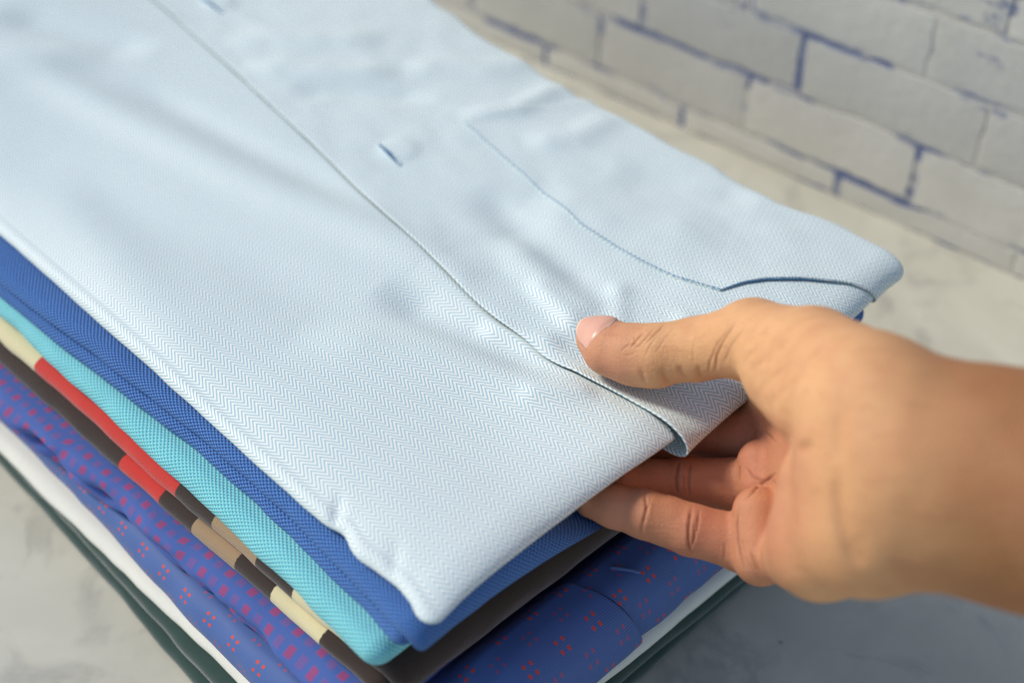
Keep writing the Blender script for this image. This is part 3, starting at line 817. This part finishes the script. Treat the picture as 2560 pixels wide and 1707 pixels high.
def mat_skin():
    N = NT('skin'); p = N.obj()
    at = N.n('Attribute'); at.attribute_name = 'tone'
    fine = N.noise(p, 900, 3, .6); mid = N.noise(p, 90, 3, .6); big = N.noise(p, 28, 2)
    c = N.mix(N.m('MULTIPLY', N.step(mid, .35, .75), .22), at.outputs['Color'], lin(164, 92, 68))
    c = N.mix(N.m('MULTIPLY', N.step(big, .38, .66), .32), c, lin(206, 152, 108))
    vo = N.n('TexVoronoi', feature='DISTANCE_TO_EDGE'); vo.inputs['Scale'].default_value = 620
    N.t.links.new(p, vo.inputs['Vector'])
    lines = rstep(N, vo.outputs['Distance'], .12, 0)
    nb = N.bump(N.m('SUBTRACT', N.m('MULTIPLY', fine, .8), N.m('MULTIPLY', lines, .5)), .45, .00025)
    nb = N.bump(N.noise(p, 240, 4, .65), .12, .0008, nb)
    mp = N.n('Mapping'); N.t.links.new(p, mp.inputs[0]); mp.inputs['Rotation'].default_value = (0.3, 0.2, math.radians(52)); mp.inputs['Scale'].default_value = (70, 420, 160)
    wr = N.noise(mp.outputs[0], 1.0, 3, .6)                       # fine skin lines running across the thumb and its ball
    nb = N.bump(wr, .28, .0007, nb)
    c = N.mix(N.m('MULTIPLY', N.step(wr, .52, .72), .16), c, lin(150, 84, 60))
    N.b.inputs['Subsurface Weight'].default_value = .1
    N.b.inputs['Subsurface Radius'].default_value = (.0026, .0011, .0006)
    N.b.inputs['Subsurface Scale'].default_value = 1.0
    return N.fin(c, N.m('MULTIPLY_ADD', fine, .2, .5), nb, 0, .28)
HV, HF, HN = build_hand()
# skin creases in the hand frame (mm): points, depth, half width
CREASES = [
    ([(-55.9, -15.4, 88.1), (-55.9, -17.7, 84.7), (-55.6, -20.1, 83.2), (-56.6, -24.0, 82.7), (-57.4, -28.0, 84.3), (-58.1, -29.8, 86.3)], 0.56, 0.5),
    ([(-54.0, -16.6, 86.1), (-55.1, -20.0, 83.2), (-56.1, -23.6, 82.6)], 0.3, 0.36),
    ([(-40.4, -19.6, 85.8), (-41.5, -22.7, 81.8), (-42.2, -26.1, 80.3), (-42.3, -29.2, 80.1), (-42.1, -32.5, 81.1), (-41.5, -34.3, 82.1), (-40.7, -36.1, 83.9)], 0.6, 0.5),
    ([(-38.0, -20.4, 84.6), (-38.9, -23.5, 81.2), (-39.5, -26.8, 79.9), (-40.7, -30.6, 80.0), (-41.6, -34.7, 82.5)], 0.41, 0.43),
    ([(-40.1, -24.1, 80.8), (-40.5, -27.5, 79.8), (-40.7, -31.0, 80.2)], 0.26, 0.36),
    ([(-26.4, -19.5, 77.6), (-26.8, -22.2, 77.1), (-27.1, -25.0, 76.8), (-27.1, -27.6, 75.8), (-27.1, -30.3, 74.8), (-26.8, -32.8, 73.3), (-26.4, -35.4, 72.1), (-25.7, -37.5, 71.7), (-25.0, -39.8, 72.0)], 0.68, 0.58),
    ([(-30.5, -30.8, 78.4), (-30.6, -34.0, 78.9), (-30.6, -37.4, 80.7)], 0.22, 0.43),
    ([(-28.2, -33.2, 76.2), (-28.1, -35.9, 75.5), (-27.7, -38.8, 76.6)], 0.19, 0.43),
    ([(-42.8, -6.5, 104.3), (-43.5, -9.1, 101.5), (-44.1, -11.9, 100.1), (-44.0, -14.8, 99.7), (-43.7, -17.7, 100.2)], 0.6, 0.5),
    ([(-38.8, -6.5, 104.1), (-39.4, -9.5, 101.0), (-39.8, -12.6, 99.7), (-39.8, -15.5, 99.5), (-39.6, -18.5, 100.2)], 0.52, 0.43),
    ([(-41.4, -10.4, 100.5), (-41.6, -13.6, 99.6), (-41.6, -17.0, 99.8)], 0.26, 0.43),
    ([(-62.7, -7.7, 101.0), (-63.1, -10.1, 98.2), (-63.4, -12.7, 96.9)], 0.45, 0.43),
    ([(-23.0, -7.3, 96.6), (-23.3, -10.4, 95.7), (-23.6, -13.6, 95.2)], 0.68, 0.58),
    ([(-37.6, -1.8, 118.0), (-37.5, -3.8, 118.8), (-37.4, -5.8, 120.4)], 0.52, 0.5),
    ([(-25.5, -17.4, 77.7), (-24.4, -16.6, 77.1), (-23.2, -15.8, 76.9), (-21.4, -14.2, 78.0), (-19.3, -12.9, 81.5), (-16.8, -12.5, 87.5), (-15.6, -11.4, 86.2), (-14.8, -9.9, 82.0), (-14.0, -8.4, 77.9)], 0.68, 0.58),
    ([(-21.7, -7.5, 93.8), (-20.6, -9.0, 91.7), (-19.6, -10.5, 89.9), (-17.4, -11.5, 88.2), (-15.4, -12.2, 85.4)], 0.34, 0.43),
    ([(-14.9, -10.5, 82.5), (-14.1, -12.2, 78.0)], 0.26, 0.5),
    ([(-14.7, 4.4, 97.1), (-14.2, 3.3, 92.1), (-13.7, 2.2, 87.0), (-13.5, 1.3, 84.3), (-13.2, 0.4, 81.6)], 0.3, 0.5),
    ([(-24.2, -31.8, 70.9), (-23.0, -34.6, 69.5), (-21.7, -37.7, 69.1), (-19.4, -40.6, 69.6)], 0.38, 0.65),
    ([(-26.6, -27.5, 75.0), (-25.8, -31.3, 72.5), (-24.9, -35.2, 70.6), (-22.7, -38.4, 69.7), (-20.0, -42.1, 71.2)], 0.19, 0.58),
    ([(-22.7, 4.8, 1.9), (-21.8, 5.8, -1.7), (-20.8, 6.2, -4.4), (-19.7, 6.6, -6.7)], 0.8, 1.5),
    ([(-15.0, 2.4, -14.5), (-15.2, -1.5, -14.5), (-15.2, -5.4, -14.2), (-14.8, -8.8, -14.2), (-14.3, -12.2, -14.1), (-13.2, -16.0, -14.2), (-12.0, -20.0, -13.9), (-10.5, -23.0, -13.4), (-8.8, -26.1, -12.3)], 0.9, 2.1),
    ([(-11.1, -15.2, -16.1), (-9.7, -19.6, -15.5), (-8.1, -24.2, -14.0)], 0.5, 2.2),
    ([(-14.2, 16.8, -11.2), (-14.6, 12.9, -12.2), (-15.0, 9.0, -13.0), (-15.1, 5.7, -13.9), (-15.0, 2.4, -14.5)], 0.5, 2.0),
    ([(-55.3, 37.6, 94.3), (-56.9, 35.9, 93.9), (-58.4, 34.2, 93.9), (-59.3, 33.0, 94.0), (-60.2, 31.9, 94.2)], 0.38, 0.36),
    ([(-52.2, 38.4, 92.9), (-54.7, 35.6, 91.9), (-57.1, 32.9, 92.4), (-58.2, 32.4, 93.0), (-59.2, 31.9, 93.6)], 0.3, 0.36),
    ([(-47.7, 40.7, 94.8), (-50.5, 38.1, 91.6), (-53.1, 35.5, 90.7), (-54.5, 34.2, 90.8), (-55.8, 32.9, 91.3)], 0.26, 0.4),
    ([(-60.0, 33.5, 94.6), (-61.0, 32.8, 95.0), (-62.1, 32.2, 95.4), (-62.6, 31.7, 95.5), (-63.1, 31.3, 95.7)], 0.19, 0.36),
    ([(-58.0, 31.3, 92.6), (-59.0, 30.6, 93.2), (-60.0, 29.9, 93.8), (-61.1, 29.8, 94.4), (-62.1, 29.7, 95.0)], 0.15, 0.36),
    ([(-50.2, 37.8, 91.1), (-52.1, 35.3, 90.1), (-53.9, 32.8, 89.9), (-54.8, 31.0, 90.2), (-55.6, 29.2, 90.8)], 0.15, 0.36),
    ([(-45.3, 39.9, 90.3), (-47.6, 37.0, 88.9), (-49.8, 34.2, 88.5), (-51.2, 32.0, 88.5), (-52.6, 29.9, 88.9)], 0.11, 0.43),
    ([(-58.8, 36.2, 95.6), (-58.6, 35.2, 94.7), (-58.4, 34.2, 93.9)], 0.22, 0.29),
    ([(-56.9, 26.3, 92.3), (-56.4, 24.5, 92.8), (-55.9, 22.6, 93.7), (-55.3, 21.2, 94.9), (-54.7, 19.7, 96.9)], 0.3, 1.0),
    ([(-50.4, 26.0, 89.1), (-49.7, 24.3, 89.8), (-48.8, 22.7, 91.0), (-47.9, 21.4, 92.4), (-46.8, 20.2, 94.8)], 0.4, 1.1),
    ([(-45.0, 26.7, 86.5), (-44.2, 25.3, 87.0), (-43.3, 23.9, 87.9), (-42.4, 22.7, 88.8), (-41.4, 21.6, 90.5)], 0.4, 1.1),
    ([(-39.1, 27.2, 81.5), (-38.7, 25.7, 82.4), (-38.1, 24.3, 83.8), (-37.5, 23.2, 85.1), (-36.8, 22.1, 87.1)], 0.3, 1.0),
    ([(-28.3, 42.0, 64.7), (-30.7, 38.4, 65.1), (-32.8, 34.9, 67.7), (-33.5, 32.5, 69.6), (-34.2, 30.1, 72.2), (-34.0, 27.3, 74.8), (-33.5, 24.4, 79.1)], 0.41, 0.58),
    ([(-30.5, 40.0, 65.8), (-32.5, 36.8, 67.5), (-34.4, 33.5, 70.8), (-35.1, 30.7, 73.3), (-35.7, 27.9, 76.7), (-35.7, 25.8, 79.1), (-35.4, 23.6, 82.8)], 0.26, 0.5),
    ([(-26.2, 40.2, 58.8), (-28.6, 36.9, 60.3), (-30.8, 33.5, 63.9), (-31.6, 30.1, 67.0), (-32.1, 26.6, 72.5)], 0.22, 0.58),
    ([(-39.4, 37.7, 80.5), (-40.2, 34.9, 80.2), (-40.8, 32.1, 80.9), (-40.5, 29.3, 81.5), (-40.1, 26.4, 83.0)], 0.11, 0.58),
    ([(-22.3, 31.7, 36.5), (-25.2, 28.4, 41.8), (-27.5, 25.0, 50.6)], 0.3, 1.3),
    ([(-19.9, 28.7, 22.6), (-22.6, 25.5, 27.9), (-25.0, 22.2, 35.3), (-26.1, 18.1, 43.6)], 0.35, 1.4),
    ([(-20.2, 25.3, 9.2), (-21.5, 22.0, 19.3), (-23.8, 18.8, 24.8), (-24.9, 15.3, 32.7)], 0.3, 1.4),
    ([(-19.3, 22.1, -1.0), (-21.3, 19.1, 2.1)], 0.3, 1.5),
    ([(-24.5, 33.6, 45.4), (-26.7, 30.6, 49.9), (-28.6, 27.6, 56.1)], 0.3, 1.1),
]
# thumb nail: a curved plate on the back of the last joint
ip, tp = np.array(HAND['thumb'][2][:3]), np.array(HAND['thumb'][0][:3])
ta = (tp - ip) / np.linalg.norm(tp - ip)
nd = np.array([0, .44, -.9]); nd -= (nd @ ta) * ta; nd /= np.linalg.norm(nd)
bd = np.cross(ta, nd)
ns_, nphi = 26, 25
S = np.linspace(-10.2, 4.0, ns_); PH = np.linspace(-1, 1, nphi)
NV = []; 
for i, s in enumerate(S):
    f = i / (ns_ - 1)
    half = math.radians(54) * (1 - .28 * max(0, (f - .72) / .28) ** 2) * (1 - .45 * max(0, (.22 - f) / .22) ** 2)
    for ph in PH:
        s2 = s - 1.7 * (ph ** 2) * (f > .5) * ((f - .5) * 2) + 1.6 * ph ** 2 * max(0, (.3 - f) / .3)
        a = ph * half; dr = nd * math.cos(a) + bd * math.sin(a)
        R = 0.0; P0 = tp + ta * s2
        rr = np.linspace(2, 13, 56); dd_ = hand_sdf(P0[None] + rr[:, None] * dr[None])
        k = np.argmax(dd_ > 0); R = rr[k] if dd_[k] > 0 else 7
        if k > 0: R = rr[k - 1] + (rr[k] - rr[k - 1]) * (-dd_[k - 1]) / (dd_[k] - dd_[k - 1])
        Rn = np.interp(s, [-10.2, -5, 0, 4.0], [8.9, 8.5, 7.3, 5.9]) + .12 * math.cos(ph * 1.5)
        R = max(R * (1 - f) + Rn * f, Rn) if f > .3 else R * .7 + Rn * .3
        NV.append(P0 + dr * (R + .42 - .9 * max(0, (.2 - f) / .2) - .35 * max(0, abs(ph) - .86) / .14))
NV = np.array(NV)
_g = NV.reshape(ns_, nphi, 3)                       # the skin fold round the nail
CREASES.append(([tuple(q) for q in _g[0, 2:-2]], .55, .55))
CREASES.append(([tuple(q) for q in _g[1:-3, 0]], .6, .55)); CREASES.append(([tuple(q) for q in _g[1:-3, -1]], .6, .55))
def crease(V, Nn, pts, depth, width, bulge=.12):
    """press a groove along a 3-D polyline, skin swelling beside it"""
    pts = np.asarray(pts, float); best = np.full(len(V), 1e9); par = np.zeros(len(V))
    seg = np.linalg.norm(np.diff(pts, axis=0), axis=1); tot = seg.sum(); acc = 0
    for a, b, l in zip(pts[:-1], pts[1:], seg):
        d = (b - a) / l; t = np.clip((V - a) @ d, 0, l)
        q = np.linalg.norm(V - a - t[:, None] * d, axis=1); m = q < best
        best = np.where(m, q, best); par = np.where(m, (acc + t) / tot, par); acc += l
    taper = sstep(par, -.05, .3) * sstep(par, 1.05, .7)
    g = np.exp(-(best / width) ** 2) * taper
    h = np.exp(-((best - 2.4 * width) / (1.3 * width)) ** 2) * taper
    return g * depth, -h * depth * bulge, g
def near_creases(V, r):
    m = np.zeros(len(V), bool)
    for pts, dep, wid in CREASES:
        if wid > 1.2: continue
        pts = np.asarray(pts, float)
        for a, b in zip(pts[:-1], pts[1:]):
            ab = b - a; t = np.clip((V - a) @ ab / (ab @ ab + 1e-9), 0, 1)
            m |= np.linalg.norm(V - a - t[:, None] * ab, axis=1) < r
    return m
def refine(V, Nn, F, sel):
    """split the selected quads in four; neighbours keep the shared midpoints"""
    E = np.sort(np.stack([F, np.roll(F, -1, 1)], -1), -1)
    keyf = E[..., 0].astype(np.int64) * len(V) + E[..., 1]
    uk = np.unique(keyf[sel]); a, b = uk // len(V), uk % len(V)
    mid0 = len(V); cen0 = mid0 + len(uk)
    V2 = np.vstack([V, (V[a] + V[b]) / 2, V[F[sel]].mean(1)]); N2 = np.vstack([Nn, Nn[a] + Nn[b], Nn[F[sel]].sum(1)])
    N2 /= np.linalg.norm(N2, axis=1)[:, None]
    pos = np.clip(np.searchsorted(uk, keyf), 0, len(uk) - 1); has = uk[pos] == keyf; mid = np.where(has, pos + mid0, -1)
    fs, ms = F[sel], mid[sel]; c = cen0 + np.arange(len(fs))
    quads = [np.stack([fs[:, k], ms[:, k], c, ms[:, k - 1]], 1) for k in range(4)]
    rest, mr = F[~sel], mid[~sel]
    plain = (mr < 0).all(1)
    quads = np.vstack(quads + [rest[plain]])
    ngons = [[v for k in range(4) for v in ((f[k], m_[k]) if m_[k] >= 0 else (f[k],))] for f, m_ in zip(rest[~plain].tolist(), mr[~plain].tolist())]
    return V2, N2, quads, ngons
def finish_hand():
    V, Nn = HV.copy(), HN.copy()
    V, Nn, quads, ngons = refine(V, Nn, HF, near_creases(V, 2.4)[HF].any(1))
    V -= Nn * hand_sdf(V)[:, None]
    disp = np.zeros(len(V)); red = np.zeros(len(V))
    for pts, dep, wid in CREASES:
        a, b, g = crease(V, Nn, pts, dep, wid)
        disp = np.maximum(disp, a) if False else disp + a + b; red = np.maximum(red, g * min(1, dep / .6) * (1 if wid < 1 else .25))
    n3 = vnoise(V[:, 0] / 7, V[:, 1] / 7, V[:, 2] / 7) * .25 + vnoise(V[:, 0] / 18, V[:, 1] / 18 + 4, V[:, 2] / 18) * .5
    V = V + Nn * (n3 * .5 - disp)[:, None]
    # skin tone: pink pads and finger ends, tan forearm, redder creases
    tan = np.array(lin(154, 107, 66)); pink = np.array(lin(190, 126, 96)); pale = np.array(lin(214, 164, 116)); dark = np.array(lin(96, 46, 34))
    fg = np.maximum(sstep(V[:, 0], -14, -30), sstep(V[:, 2], 48, 64)) * sstep(V[:, 1], 16, 8)
    heel = sstep(V[:, 0], 26, -14) * (1 - fg)
    tip = sstep(V[:, 0], -50, -66)
    c = tan[None] * (1 - heel - fg)[:, None] + pale[None] * heel[:, None] + pink[None] * fg[:, None]
    c = c + (np.array(lin(192, 124, 104)) - c) * (.55 * tip)[:, None]
    m = .5 + .5 * vnoise(V[:, 0] / 11 + 3, V[:, 1] / 11, V[:, 2] / 11)
    c = c + (np.array(lin(182, 114, 82)) - c) * (.22 * m)[:, None]
    c = c + (dark - c) * (.6 * red)[:, None]
    col = np.concatenate([c, np.ones((len(c), 1))], 1)
    return V, col, quads, ngons
person = empty('person', HAND_O)
tag(person, 'bare right hand and forearm pinching the front edge of the pale blue shirt', 'person')
person.matrix_world = Matrix([[HR[0][i], HR[1][i], HR[2][i], HAND_O[i]] for i in range(3)] + [[0, 0, 0, 1]])
V, col, quads, ngons = finish_hand()
skin = mesh_obj('hand_and_forearm', V, quads, mat_skin(), person, col=col, ngons=ngons)
Nn_ = NT('thumb_nail'); at_ = Nn_.n('Attribute'); at_.attribute_name = 'tone'
M_nail = Nn_.fin(at_.outputs['Color'], .32, None, 0, .5)
Nn_.b.inputs['Subsurface Weight'].default_value = .15; Nn_.b.inputs['Subsurface Radius'].default_value = (.002, .0008, .0005)
ncol = np.zeros((len(NV), 4)); ncol[:, 3] = 1
f_ = np.repeat(np.linspace(0, 1, ns_), nphi)
pk_, wt_ = np.array(lin(214, 160, 138)), np.array(lin(232, 208, 178))
ncol[:, :3] = pk_[None] + (wt_ - pk_)[None] * (sstep(f_, .92, .98) * .8 + .25 * sstep(f_, .2, .04))[:, None]
nail = mesh_obj('thumb_nail', NV, grid_faces(ns_, nphi), M_nail, skin, col=ncol)
md = nail.modifiers.new('thickness', 'SOLIDIFY'); md.thickness = .0006; md.offset = -1
